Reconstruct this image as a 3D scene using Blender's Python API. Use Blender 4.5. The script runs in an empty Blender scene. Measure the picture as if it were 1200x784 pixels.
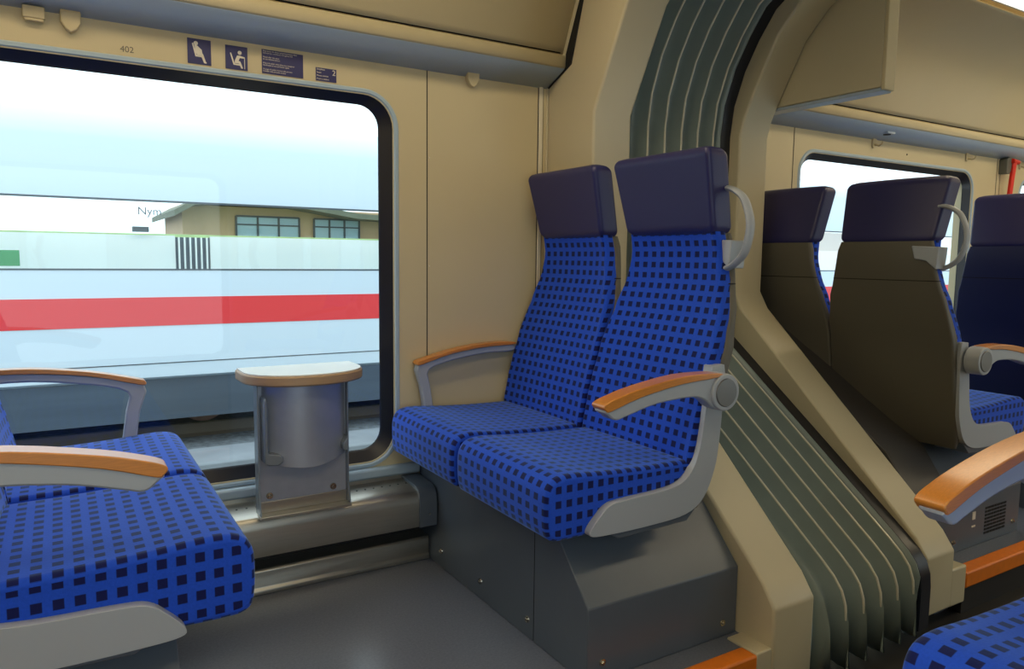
import bpy, bmesh, math, random
from mathutils import Vector, Matrix
random.seed(4)
PI = math.pi
SC = bpy.context.scene
COL = SC.collection

# ------------------------------------------------------------------ materials
def srgb(r, g, b):
    f = lambda c: (c/255/12.92) if c/255 <= 0.04045 else ((c/255+0.055)/1.055)**2.4
    return (f(r), f(g), f(b), 1)

def mat(name, col, rough=0.5, metal=0.0, noise=0.0, nscale=20.0, bump=0.0, bscale=200.0, stretch=None, spec=0.5, coat=0.0, sheen=0.0):
    m = bpy.data.materials.new(name); m.use_nodes = True
    nt = m.node_tree; N = nt.nodes; L = nt.links
    b = N['Principled BSDF']
    b.inputs['Base Color'].default_value = col
    b.inputs['Roughness'].default_value = rough
    b.inputs['Metallic'].default_value = metal
    b.inputs['Specular IOR Level'].default_value = spec
    if coat: b.inputs['Coat Weight'].default_value = coat; b.inputs['Coat Roughness'].default_value = 0.15
    if sheen: b.inputs['Sheen Weight'].default_value = sheen
    tc = N.new('ShaderNodeTexCoord'); src = tc.outputs['Object']
    if stretch:
        mp = N.new('ShaderNodeMapping'); mp.inputs['Scale'].default_value = stretch
        L.new(src, mp.inputs['Vector']); src = mp.outputs['Vector']
    if noise:
        n = N.new('ShaderNodeTexNoise'); n.inputs['Scale'].default_value = nscale; n.inputs['Detail'].default_value = 4
        L.new(src, n.inputs['Vector'])
        r = N.new('ShaderNodeValToRGB')
        r.color_ramp.elements[0].position = 0.3; r.color_ramp.elements[1].position = 0.7
        c = col[:3]
        r.color_ramp.elements[0].color = tuple(x*(1-noise) for x in c)+(1,)
        r.color_ramp.elements[1].color = tuple(min(1, x*(1+noise)) for x in c)+(1,)
        L.new(n.outputs['Fac'], r.inputs['Fac']); L.new(r.outputs['Color'], b.inputs['Base Color'])
    if bump:
        n = N.new('ShaderNodeTexNoise'); n.inputs['Scale'].default_value = bscale; n.inputs['Detail'].default_value = 3
        L.new(src, n.inputs['Vector'])
        bp = N.new('ShaderNodeBump'); bp.inputs['Strength'].default_value = bump; bp.inputs['Distance'].default_value = 0.002
        L.new(n.outputs['Fac'], bp.inputs['Height']); L.new(bp.outputs['Normal'], b.inputs['Normal'])
    return m

def emit_mat(name, col, s):
    m = bpy.data.materials.new(name); m.use_nodes = True
    N = m.node_tree.nodes; N.clear()
    e = N.new('ShaderNodeEmission'); e.inputs['Color'].default_value = col; e.inputs['Strength'].default_value = s
    o = N.new('ShaderNodeOutputMaterial'); m.node_tree.links.new(e.outputs[0], o.inputs[0]); return m

def glass_mat(name, tint, refl=0.07):
    m = bpy.data.materials.new(name); m.use_nodes = True
    N = m.node_tree.nodes; L = m.node_tree.links; N.clear()
    t = N.new('ShaderNodeBsdfTransparent'); t.inputs['Color'].default_value = tint
    g = N.new('ShaderNodeBsdfGlossy'); g.inputs['Roughness'].default_value = 0.02
    lw = N.new('ShaderNodeLayerWeight'); lw.inputs['Blend'].default_value = 0.25
    mr = N.new('ShaderNodeMapRange'); mr.inputs['To Min'].default_value = refl*0.6; mr.inputs['To Max'].default_value = 0.5
    L.new(lw.outputs['Fresnel'], mr.inputs['Value'])
    mx = N.new('ShaderNodeMixShader'); L.new(mr.outputs[0], mx.inputs['Fac'])
    L.new(t.outputs[0], mx.inputs[1]); L.new(g.outputs[0], mx.inputs[2])
    o = N.new('ShaderNodeOutputMaterial'); L.new(mx.outputs[0], o.inputs[0]); return m

def fabric_mat(name, base, sq, pu=0.034, pv=0.030):
    m = bpy.data.materials.new(name); m.use_nodes = True
    nt = m.node_tree; N = nt.nodes; L = nt.links
    b = N['Principled BSDF']; b.inputs['Roughness'].default_value = 0.85
    b.inputs['Sheen Weight'].default_value = 0.55; b.inputs['Sheen Roughness'].default_value = 0.4
    b.inputs['Sheen Tint'].default_value = (0.38, 0.58, 1, 1)
    b.inputs['Specular IOR Level'].default_value = 0.2
    uv = N.new('ShaderNodeUVMap'); uv.uv_map = 'UVMap'
    sp = N.new('ShaderNodeSeparateXYZ'); L.new(uv.outputs[0], sp.inputs[0])
    def M(op, a, c=None, v=None):
        n = N.new('ShaderNodeMath'); n.operation = op
        L.new(a, n.inputs[0])
        if c is not None: L.new(c, n.inputs[1])
        if v is not None: n.inputs[1].default_value = v
        return n.outputs[0]
    def band(o, p, half):
        f = M('FRACT', M('DIVIDE', o, v=p)); d = M('ABSOLUTE', M('SUBTRACT', f, v=0.5))
        mr = N.new('ShaderNodeMapRange'); L.new(d, mr.inputs['Value'])
        mr.inputs['From Min'].default_value = half-0.02; mr.inputs['From Max'].default_value = half+0.02
        mr.inputs['To Min'].default_value = 1; mr.inputs['To Max'].default_value = 0
        return mr.outputs[0]
    mask = M('MULTIPLY', band(sp.outputs[0], pu, 0.255), band(sp.outputs[1], pv, 0.265))
    no = N.new('ShaderNodeTexNoise'); no.inputs['Scale'].default_value = 260
    tc = N.new('ShaderNodeTexCoord'); L.new(tc.outputs['Object'], no.inputs['Vector'])
    rp = N.new('ShaderNodeValToRGB')
    rp.color_ramp.elements[0].color = tuple(x*0.85 for x in base[:3])+(1,)
    rp.color_ramp.elements[1].color = tuple(min(1, x*1.15) for x in base[:3])+(1,)
    L.new(no.outputs['Fac'], rp.inputs['Fac'])
    mx = N.new('ShaderNodeMix'); mx.data_type = 'RGBA'
    L.new(mask, mx.inputs[0]); L.new(rp.outputs[0], mx.inputs[6]); mx.inputs[7].default_value = sq
    L.new(mx.outputs[2], b.inputs['Base Color'])
    bp = N.new('ShaderNodeBump'); bp.inputs['Strength'].default_value = 0.25; bp.inputs['Distance'].default_value = 0.001
    L.new(no.outputs['Fac'], bp.inputs['Height']); L.new(bp.outputs['Normal'], b.inputs['Normal'])
    return m

M_CREAM = mat('cream_panel', srgb(206, 191, 152), 0.42, noise=0.02, nscale=3, bump=0.15, bscale=400)
M_CREAM2 = mat('cream_portal', srgb(198, 187, 156), 0.38, noise=0.02, nscale=3)
M_UNDER = mat('duct_grey', srgb(172, 188, 206), 0.32)
M_RIM = mat('window_rim_grey', srgb(170, 190, 204), 0.3)
M_RUBBER = mat('black_rubber', srgb(24, 27, 38), 0.3)
M_SEAM = mat('dark_seam', srgb(60, 55, 48), 0.8)
M_SEAML = mat('pale_seam', srgb(225, 215, 190), 0.5)
M_GLASS = glass_mat('window_glass', (0.93, 0.97, 0.97, 1))
M_FAB = fabric_mat('blue_check_moquette', (0.014, 0.075, 0.58, 1), (0.005, 0.008, 0.075, 1))
M_HEAD = mat('navy_leather', srgb(42, 42, 92), 0.38, bump=0.25, bscale=500)
M_SHELL = mat('taupe_shell', srgb(92, 88, 78), 0.5, bump=0.1, bscale=600)
M_NAVYSHELL = mat('navy_back_shell', srgb(22, 32, 78), 0.6)  # dark blue copy of the seat shell material
M_PLAS = mat('light_grey_plastic', srgb(164, 170, 178), 0.35)
M_DISC = mat('hub_disc', srgb(122, 124, 126), 0.3, metal=0.5)
M_WOOD = mat('orange_beech', srgb(200, 128, 52), 0.28, noise=0.10, nscale=14, stretch=(3, 40, 40), coat=0.4)
M_STRIP = mat('orange_nosing', srgb(222, 118, 22), 0.45, noise=0.06, nscale=40)
M_TWOOD = mat('table_wood_edge', srgb(172, 142, 108), 0.4, noise=0.1, nscale=10, stretch=(2, 2, 60))
M_TTOP = mat('table_laminate', srgb(222, 222, 216), 0.16)
M_STEEL = mat('brushed_steel', srgb(180, 176, 166), 0.33, metal=0.85, noise=0.05, nscale=6, stretch=(2, 30, 30))
M_STEELB = mat('bin_grey_metal', srgb(168, 174, 188), 0.34, metal=0.35, noise=0.04, nscale=30)
M_PLINTH = mat('plinth_grey', srgb(88, 97, 108), 0.30, noise=0.03, nscale=8, bump=0.1, bscale=500)
M_PLINTHB = mat('plinth_dark', srgb(66, 64, 64), 0.42)
M_FLOOR = mat('floor_lino', srgb(106, 111, 124), 0.24, noise=0.10, nscale=160)
M_AISLE = mat('aisle_dark', srgb(34, 32, 32), 0.5)
M_SCREW = mat('screw_steel', srgb(190, 185, 170), 0.25, metal=1.0)
M_DARK = mat('dark_hole', srgb(14, 14, 14), 0.7)
M_BELL = mat('bellows_cloth', srgb(134, 147, 144), 0.34, noise=0.05, nscale=12)
M_HOOP = mat('hoop_strip', srgb(225, 222, 205), 0.22, metal=0.2)
M_BRACK = mat('smoky_bracket', srgb(140, 150, 158), 0.25, metal=0.4)
M_SIGN = mat('sign_navy', srgb(48, 48, 98), 0.4)
M_SIGNW = mat('sign_white', srgb(226, 218, 200), 0.5)
M_RED = mat('hammer_red', srgb(225, 40, 22), 0.4)
M_HGREY = mat('hammer_holder', srgb(96, 96, 86), 0.5)
M_HOOK = mat('hook_plastic', srgb(200, 184, 145), 0.35)
M_TEXT = mat('number_grey', srgb(105, 100, 88), 0.6)
M_LAMP = emit_mat('lamp_diffuser', (1.0, 0.83, 0.55, 1), 6.5)

# ------------------------------------------------------------------ helpers
def mesh_obj(name, bm, m, parent=None, smooth=True, bevel=0.0, seg=2, ang=40):
    bmesh.ops.recalc_face_normals(bm, faces=bm.faces[:])
    me = bpy.data.meshes.new(name); bm.to_mesh(me); bm.free()
    ms = m if isinstance(m, (list, tuple)) else [m]
    for x in ms: me.materials.append(x)
    o = bpy.data.objects.new(name, me); COL.objects.link(o)
    if smooth:
        for p in me.polygons: p.use_smooth = True
        if hasattr(me, 'set_sharp_from_angle'): me.set_sharp_from_angle(angle=math.radians(ang))
    if bevel:
        b = o.modifiers.new('bevel', 'BEVEL'); b.width = bevel; b.segments = seg; b.limit_method = 'ANGLE'; b.angle_limit = math.radians(35)
        b.harden_normals = False
    if parent: o.parent = parent
    return o

def empty(name, loc=(0, 0, 0)):
    o = bpy.data.objects.new(name, None); o.empty_display_size = 0.1; COL.objects.link(o); o.location = loc; return o

def tag(o, label=None, cat=None, group=None, kind=None):
    if label: o['label'] = label
    if cat: o['category'] = cat
    if group: o['group'] = group
    if kind: o['kind'] = kind
    return o

def struct(o): o['kind'] = 'structure'; return o

def box(bm, x0, x1, y0, y1, z0, z1):
    v = [bm.verts.new(p) for p in ((x0,y0,z0),(x1,y0,z0),(x1,y1,z0),(x0,y1,z0),(x0,y0,z1),(x1,y0,z1),(x1,y1,z1),(x0,y1,z1))]
    for f in ((0,3,2,1),(4,5,6,7),(0,1,5,4),(1,2,6,5),(2,3,7,6),(3,0,4,7)): bm.faces.new([v[i] for i in f])
    return v

def boxo(name, dims, m, parent=None, bevel=0.003):
    bm = bmesh.new(); box(bm, *dims); return mesh_obj(name, bm, m, parent, bevel=bevel)

def prism(bm, pts, a, b, f):
    """pts 2-D outline; a,b extents on third axis; f(p,q,t)->xyz"""
    va = [bm.verts.new(f(p[0], p[1], a)) for p in pts]; vb = [bm.verts.new(f(p[0], p[1], b)) for p in pts]
    n = len(pts)
    bm.faces.new(va); bm.faces.new(vb[::-1])
    for i in range(n): bm.faces.new((va[i], vb[i], vb[(i+1) % n], va[(i+1) % n]))

def disc(bm, c, axis, r, h, n=20, r2=None):
    """short cylinder starting at c along axis"""
    ax = Vector(axis).normalized(); u = ax.orthogonal().normalized(); w = ax.cross(u)
    r2 = r if r2 is None else r2
    A = [bm.verts.new(Vector(c)+r*(math.cos(2*PI*i/n)*u+math.sin(2*PI*i/n)*w)) for i in range(n)]
    B = [bm.verts.new(Vector(c)+ax*h+r2*(math.cos(2*PI*i/n)*u+math.sin(2*PI*i/n)*w)) for i in range(n)]
    bm.faces.new(A[::-1]); bm.faces.new(B)
    for i in range(n): bm.faces.new((A[i], A[(i+1) % n], B[(i+1) % n], B[i]))

def tube(bm, pts, r, n=10, flat=1.0, up=(0, 1, 0)):
    """tube along pts, elliptical (flat scales the 'up' axis)"""
    P = [Vector(p) for p in pts]; rings = []
    U = Vector(up)
    for i, p in enumerate(P):
        t = (P[min(i+1, len(P)-1)]-P[max(i-1, 0)]).normalized()
        s = t.cross(U).normalized(); u2 = s.cross(t).normalized()
        rings.append([bm.verts.new(p+r*(math.cos(2*PI*k/n)*s+flat*math.sin(2*PI*k/n)*u2)) for k in range(n)])
    for a, b in zip(rings, rings[1:]):
        for k in range(n): bm.faces.new((a[k], a[(k+1) % n], b[(k+1) % n], b[k]))
    bm.faces.new(rings[0][::-1]); bm.faces.new(rings[-1])

def smooth_pts(pts, n=6, closed=False):
    """Catmull-Rom"""
    P = [Vector(p) for p in pts]; out = []; N = len(P)
    rng = range(N) if closed else range(N-1)
    for i in rng:
        g = (lambda k: P[k % N]) if closed else (lambda k: P[max(0, min(N-1, k))])
        a, b, c, d = g(i-1), g(i), g(i+1), g(i+2)
        for j in range(n):
            t = j/n
            out.append(0.5*((2*b)+(c-a)*t+(2*a-5*b+4*c-d)*t*t+(3*b-a-3*c+d)*t**3))
    if not closed: out.append(P[-1])
    return out

def interp(tab, z):
    if z <= tab[0][0]: return tab[0][1]
    for (a, u), (b, v) in zip(tab, tab[1:]):
        if z <= b:
            t = (z-a)/(b-a); t = t*t*(3-2*t)*0.5+t*0.5
            return u+(v-u)*t
    return tab[-1][1]

def rrect(x0, x1, z0, z1, r, n=8):
    pts = []
    for cx, cz, a0 in ((x1-r, z1-r, 0), (x0+r, z1-r, 90), (x0+r, z0+r, 180), (x1-r, z0+r, 270)):
        for k in range(n+1):
            a = math.radians(a0+90*k/n); pts.append((cx+r*math.cos(a), cz+r*math.sin(a)))
    return pts

# ------------------------------------------------------------------ dimensions
W = 2.27; YC = 0.93
mir = lambda y: 2*YC-y
WO = mir(W)
XA, XB, XC, XD = -2.3, 1.53, 2.38, 7.0      # carriage one: XA..XB, carriage two: XC..XD
P1 = (1.53, 1.69); P2 = (2.225, 2.38)
ZTOP = 2.36

# ------------------------------------------------------------------ side walls with windows
WIN = [(-0.50, 0.900), (2.965, 4.37), (4.98, 6.40)]
GZ0, GZ1 = 0.362, 1.478

def wall_panel(name, x0, x1, wins, y, out):
    bm = bmesh.new()
    es = []
    def loop(pts):
        v = [bm.verts.new((p[0], y, p[1])) for p in pts]
        for i in range(len(v)): es.append(bm.edges.new((v[i], v[(i+1) % len(v)])))
    loop([(x0, -0.2), (x1, -0.2), (x1, ZTOP), (x0, ZTOP)])
    for a, b in wins: loop(rrect(a-0.0345, b+0.0345, GZ0-0.0325, GZ1+0.0235, 0.098))
    bmesh.ops.triangle_fill(bm, edges=es, use_beauty=True)
    f = bm.faces[:]
    r = bmesh.ops.extrude_face_region(bm, geom=f)
    for v in [g for g in r['geom'] if isinstance(g, bmesh.types.BMVert)]: v.co.y += out*0.09
    o = mesh_obj(name, bm, M_CREAM, smooth=False); struct(o); return o

def ring(bm, A, B, ya, yb):
    va = [bm.verts.new((p[0], ya, p[1])) for p in A]; vb = [bm.verts.new((p[0], yb, p[1])) for p in B]
    n = len(A)
    for i in range(n): bm.faces.new((va[i], va[(i+1) % n], vb[(i+1) % n], vb[i]))

def window(n, x0, x1, y, out):
    root = struct(empty('window_%d' % n, ((x0+x1)/2, y, GZ0)))
    loc = Vector(root.location)
    def sh(bm):
        for v in bm.verts: v.co -= loc
        return bm
    R = lambda dx, db, dt, r: rrect(x0-dx, x1+dx, GZ0-db, GZ1+dt, r)
    g0, g1 = R(0, 0, 0, 0.070), R(0.035, 0.033, 0.024, 0.098)
    bm = bmesh.new(); ring(bm, g0, g1, y+out*0.028, y+out*0.004)
    ring(bm, g0, R(-0.004, -0.004, -0.004, 0.068), y+out*0.028, y+out*0.032)
    mesh_obj('window_gasket', sh(bm), M_RUBBER, root, ang=60)
    r2, r3, r4 = R(0.040, 0.040, 0.029, 0.102), R(0.050, 0.048, 0.038, 0.112), R(0.056, 0.053, 0.043, 0.118)
    bm = bmesh.new(); ring(bm, g1, r2, y+out*0.004, y-out*0.005); ring(bm, r2, r3, y-out*0.005, y-out*0.0045); ring(bm, r3, r4, y-out*0.0045, y+out*0.002)
    mesh_obj('window_rim', sh(bm), M_RIM, root, ang=60)
    bm = bmesh.new(); p = R(-0.001, -0.001, -0.001, 0.072)
    va = [bm.verts.new((q[0], y+out*0.0285, q[1])) for q in p]; bm.faces.new(va)
    mesh_obj('window_pane', sh(bm), M_GLASS, root, smooth=False)
    return root

wall_panel('wall_window_side', XA, P1[1], WIN[:1], W, 1)
wall_panel('wall_window_side_rear', P2[0]+0.02, XD, WIN[1:], W, 1)
wall_panel('wall_opposite', XA, P1[1], WIN[:1], WO, -1)
wall_panel('wall_opposite_rear', P2[0]+0.02, XD, WIN[1:], WO, -1)
k = 1
for a, b in WIN:
    window(k, a, b, W, 1); k += 1
for a, b in WIN:
    window(k, a, b, WO, -1); k += 1
struct(boxo('wall_end_left', (XA-0.05, XA, WO-0.09, W+0.09, -0.2, ZTOP), M_CREAM, bevel=0))
struct(boxo('wall_end_right', (XD, XD+0.05, WO-0.09, W+0.09, -0.2, ZTOP), M_CREAM, bevel=0))
struct(boxo('roof_outer', (XA-0.05, XD+0.05, WO-0.09, W+0.09, ZTOP, ZTOP+0.04), M_CREAM, bevel=0))

# seams and rivets of the wall lining
k = 1
def seam(dims, m=M_SEAM, bev=0):
    global k
    o = struct(boxo('trim_%d' % k, dims, m, bevel=bev)); k += 1; return o
seam((1.052, 1.0555, W-0.0012, W+0.004, 0.30, 1.612))
seam((1.486, 1.489, W-0.002, W+0.004, 0.30, 1.63)); seam((1.489, 1.505, W-0.006, W+0.004, 0.30, 1.63), M_SEAML, 0.002)
seam((1.505, 1.509, W-0.0015, W+0.004, 0.30, 1.63)); seam((1.522, 1.529, W-0.006, W+0.004, 0.30, 1.66), M_CREAM2, 0.002)
seam((2.872, 2.876, W-0.0012, W+0.004, 0.30, 1.64))
seam((4.66, 4.664, W-0.0012, W+0.004, 0.30, 1.64)); seam((4.70, 4.703, W-0.0012, W+0.004, 0.30, 1.64))
for i, (x, z) in enumerate([(1.062, 1.325), (1.062, 0.97)]):
    bm = bmesh.new(); disc(bm, (x, W+0.001, z), (0, -1, 0), 0.0035, 0.003, 12, 0.002)
    o = mesh_obj('rivet', bm, M_SEAML)
    tag(o, 'pale rivet on the wall panel seam, the %s one of two right of the window' % ('upper' if i == 0 else 'lower'), 'rivet', 'rivets on the wall seam')

bm = bmesh.new(); disc(bm, (3.76, W+0.001, 1.553), (0, -1, 0), 0.006, 0.003, 12, 0.004)
tag(mesh_obj('rivet', bm, M_SEAM), 'small dark rivet on the wall above the middle of the rear window', 'rivet')
# ------------------------------------------------------------------ duct, ceiling
def extr(name, prof, x0, x1, m, th=0.012, flip=False, parent=None, smooth=True):
    bm = bmesh.new()
    P = [Vector((p[0], p[1])) for p in prof]
    va = [bm.verts.new((x0, p[0], p[1])) for p in P]; vb = [bm.verts.new((x1, p[0], p[1])) for p in P]
    for i in range(len(P)-1): bm.faces.new((va[i], va[i+1], vb[i+1], vb[i]))
    o = mesh_obj(name, bm, m, parent, smooth=smooth, ang=30)
    s = o.modifiers.new('solid', 'SOLIDIFY'); s.thickness = th; s.offset = 0
    return o
DUCT = [(W+0.01, 1.604), (2.165, 1.655)]
LIP = [(2.165, 1.652), (2.160, 1.658), (2.158, 1.692), (2.17, 1.699)]
cur = smooth_pts([(2.158, 1.7015, 0), (2.083, 1.865, 0), (2.00, 1.965, 0), (1.86, 2.035, 0), (1.70, 2.062, 0)], 6)
COVE = [(p.x, p.y) for p in cur]
for tagx, (x0, x1) in (('', (XA, 1.524)), ('_rear', (XC+0.005, XD))):
    for side, f in (('', lambda y: y), ('_far_side', mir)):
        g = lambda pr: [(f(a), b) for a, b in pr]
        struct(extr('ceiling_duct_underside'+tagx+side, g(DUCT), x0, x1, M_UNDER))
        struct(extr('ceiling_duct_lip'+tagx+side, g(LIP), x0, x1, M_CREAM, th=0.004))
        struct(extr('ceiling_duct_gap'+tagx+side, g([(2.185, 1.68), (2.17, 1.72)]), x0, x1, M_DARK, th=0.004))
        struct(extr('ceiling_cove'+tagx+side, g(COVE), x0, x1-(0.003 if not tagx else 0), M_CREAM, th=0.006))
    struct(extr('ceiling'+tagx, [(1.46, 2.07), (1.44, 2.10), (0.93, 2.135), (mir(1.44), 2.10), (mir(1.46), 2.07)], x0, x1, M_CREAM, th=0.006))
# duct end piece at the portal
bm = bmesh.new(); prism(bm, [(W, 1.618), (2.165, 1.66), (2.155, 1.70), (2.08, 1.865), (2.2, 1.9), (W, 1.9)], 1.512, 1.523, lambda p, q, t: (t, p, q))
struct(mesh_obj('ceiling_duct_end', bm, M_CREAM))
bm = bmesh.new(); prism(bm, [(W, 1.60), (2.13, 1.66), (2.06, 1.88), (W, 1.9)], 1.5245, 1.53, lambda p, q, t: (t, p, q))
struct(mesh_obj('ceiling_gap_backing', bm, M_DARK))

nl = 0
def lamp(x0, x1, ya, yb, lab):
    o = empty('ceiling_light', ((x0+x1)/2, (ya+yb)/2, 2.07)); c = Vector(o.location)
    bm = bmesh.new(); box(bm, x0-c.x, x1-c.x, ya-c.y, yb-c.y, -0.006, 0.0)
    mesh_obj('diffuser', bm, M_LAMP, o, smooth=False)
    bm = bmesh.new()
    for a, b in ((ya-0.008, ya), (yb, yb+0.008)): box(bm, x0-c.x, x1-c.x, a-c.y, b-c.y, -0.012, 0.004)
    mesh_obj('lamp_frame', bm, M_UNDER, o, smooth=False)
    tag(o, lab, 'light', 'ceiling lights')
lamp(XA+0.1, 1.45, 1.47, 1.69, 'long warm ceiling light above the window-side seats of the near carriage')
lamp(XA+0.1, 1.45, mir(1.69), mir(1.47), 'long warm ceiling light above the camera-side seats of the near carriage')
lamp(2.55, XD-0.1, 1.47, 1.655, 'bright warm ceiling light at the top right corner, in the rear carriage')
lamp(2.55, XD-0.1, mir(1.69), mir(1.47), 'warm ceiling light of the rear carriage on the camera side of the aisle')

# ------------------------------------------------------------------ portals
HALF1 = [(1.195, -0.14), (1.195, 0.11), (1.235, 0.165), (1.96, 0.835), (2.0, 0.90), (2.0, 1.485), (1.84, 1.80), (1.74, 1.90), (1.58, 1.99), (1.33, 2.07), (YC, 2.11)]
HALF2 = [(1.195, -0.09), (1.195, 0.10), (1.235, 0.155), (1.96, 0.815), (2.0, 0.88), (2.0, 1.47), (1.985, 1.53), (1.94, 1.625), (1.845, 1.80), (1.75, 1.895), (1.58, 1.99), (1.33, 2.07), (YC, 2.11)]
def outerpt(p):
    y, z = p
    if z < 1.5: return (W+0.09, z)
    d = Vector((y-YC, z-0.8)); 
    t = min((W+0.09-YC)/max(d.x, 1e-6), (ZTOP-0.8)/d.y)
    return (YC+d.x*t, 0.8+d.y*t)
def portal(name, half, x0, x1, m, out=outerpt, flare=0.0):
    full = half+[(mir(a), b) for a, b in half[-2::-1]]
    outs = [out(p) for p in half]; outs = outs+[(mir(a), b) for a, b in outs[-2::-1]]
    bm = bmesh.new()
    A = [bm.verts.new((x0, p[0], p[1])) for p in full]; B = [bm.verts.new((x1, p[0], p[1])) for p in full]
    C = [bm.verts.new((x0, p[0], p[1])) for p in outs]; D = [bm.verts.new((x1, p[0], p[1])) for p in outs]
    for i in range(len(full)-1):
        bm.faces.new((A[i], A[i+1], B[i+1], B[i])); bm.faces.new((A[i], C[i], C[i+1], A[i+1]))
        bm.faces.new((B[i], B[i+1], D[i+1], D[i])); bm.faces.new((C[i], D[i], D[i+1], C[i+1]))
    bm.faces.new((A[0], B[0], D[0], C[0])); bm.faces.new((A[-1], C[-1], D[-1], B[-1]))
    return struct(mesh_obj(name, bm, m, bevel=0.008, seg=3))
portal('wall_portal_near', HALF1, P1[0], P1[1], M_CREAM2)
portal('wall_portal_far', HALF2, P2[0], P2[1], M_CREAM2)
struct(boxo('trim_foot_far', (XC-0.01, 2.46, 1.195, 1.262, -0.09, 0.035), M_CREAM2, bevel=0.006))
struct(boxo('trim_foot_near', (1.475, 1.535, 1.20, 1.30, -0.06, 0.006), M_CREAM2, bevel=0.004))

# ------------------------------------------------------------------ bellows
CR = [(1.18, -0.11), (1.18, 0.02), (1.184, 0.06), (1.198, 0.098), (1.225, 0.13), (1.265, 0.163), (2.0, 0.715), (2.035, 0.76), (2.05, 0.82), (2.05, 1.47), (2.035, 1.58), (1.99, 1.70), (1.93, 1.80), (1.86, 1.89), (1.72, 1.98), (1.5, 2.07), (1.2, 2.14), (YC, 2.16)]
def offset(half, d):
    out = []
    for i, p in enumerate(half):
        a = half[max(0, i-1)]; b = half[min(len(half)-1, i+1)]
        t = Vector((b[0]-a[0], b[1]-a[1])).normalized(); n = Vector((t.y, -t.x))
        out.append((p[0]+n.x*d, p[1]+n.y*d))
    out[-1] = (YC, half[-1][1]+abs(d))
    return out
def full_of(h): return h+[(mir(a), b) for a, b in h[-2::-1]]
folds_x = [1.727+0.081*i for i in range(6)]
root = empty('gangway_bellows', (1.95, YC, -0.1)); off = Vector(root.location)
bm = bmesh.new(); rings = []
xs = []
for i, fx in enumerate(folds_x):
    wd = 0.081 if i < 5 else 0.040
    for k in range(8):
        t = k/8; xs.append((fx+wd*t, 0.062*math.sin(PI*t)**0.55*(1 if i < 5 else 0.5)))
xs = [(1.708, 0.03)]+xs+[(2.172, 0.0)]
for j, (x, d) in enumerate(xs):
    h = offset(CR, d)
    wv = 0.012*math.sin(x*75)
    ring_ = []
    for q, p in enumerate(full_of(h)):
        n_ = len(full_of(h)); dy = 0
        if q < 2: dy = (0.018 if q == 0 else 0.008)*math.cos(x*77.6+1.0)
        ring_.append(bm.verts.new((x-off.x+(0.004*math.sin(x*40) if q == 0 else 0), p[0]+dy-off.y, p[1]+(wv if q == 0 else 0)-off.z)))
    rings.append(ring_)
for a, b in zip(rings, rings[1:]):
    for i in range(len(a)-1): bm.faces.new((a[i], a[i+1], b[i+1], b[i]))
o = mesh_obj('bellows_cloth', bm, M_BELL, root, ang=70)
s = o.modifiers.new('solid', 'SOLIDIFY'); s.thickness = 0.003; s.offset = 0
for fx in folds_x[1:]:
    bm = bmesh.new()
    pts = [(fx-off.x, p[0]-off.y, p[1]-off.z) for p in full_of(offset(CR[1:], -0.001))]
    tube(bm, pts, 0.0036, 8, up=(1, 0, 0))
    mesh_obj('hoop', bm, M_HOOP, root)
tag(root, 'grey green folded gangway bellows joining the two carriages', 'bellows')
# black rubber frame at the far end of the bellows
bm = bmesh.new()
A = full_of(CR); B = full_of(offset(CR, 0.10))
for x0, x1 in ((2.175, 2.226),):
    va = [bm.verts.new((x0, p[0], p[1])) for p in A]; vb = [bm.verts.new((x1, p[0], p[1])) for p in A]
    vc = [bm.verts.new((x0, p[0], p[1])) for p in B]; vd = [bm.verts.new((x1, p[0], p[1])) for p in B]
    for i in range(len(A)-1):
        bm.faces.new((va[i], va[i+1], vb[i+1], vb[i])); bm.faces.new((va[i], vc[i], vc[i+1], va[i+1])); bm.faces.new((vc[i], vd[i], vd[i+1], vc[i+1])); bm.faces.new((vb[i], vb[i+1], vd[i+1], vd[i]))
struct(mesh_obj('trim_rubber_frame', bm, M_RUBBER))

# ------------------------------------------------------------------ floors
def floor_bay(name, x0, x1, side):
    ya, yb = (1.245, W+0.05) if side > 0 else (WO-0.05, mir(1.245))
    struct(boxo(name, (x0, x1, ya, yb, -0.16, 0.0), M_FLOOR, bevel=0))
floor_bay('floor', XA, 1.535, 1); floor_bay('floor_camera_side', XA, 1.535, -1)
floor_bay('floor_rear', XC, XD, 1); floor_bay('floor_rear_camera_side', XC, XD, -1)
struct(boxo('floor_aisle', (XA, XD, mir(1.30), 1.30, -0.18, -0.135), M_AISLE, bevel=0))
def nosing(x0, x1, side, n):
    ya, yb = (1.195, 1.248) if side > 0 else (mir(1.248), mir(1.195))
    struct(boxo('trim_nosing_%d' % n, (x0, x1, ya, yb, -0.048, 0.006), M_STRIP, bevel=0.006))
    yc, yd = (1.205, 1.248) if side > 0 else (mir(1.248), mir(1.205))
    struct(boxo('trim_step_%d' % n, (x0, x1, yc, yd, -0.14, -0.046), M_AISLE, bevel=0))
nosing(XA, 1.473, 1, 1); nosing(XA, 1.5, -1, 2); nosing(2.462, XD, 1, 3); nosing(2.462, XD, -1, 4)

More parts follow.
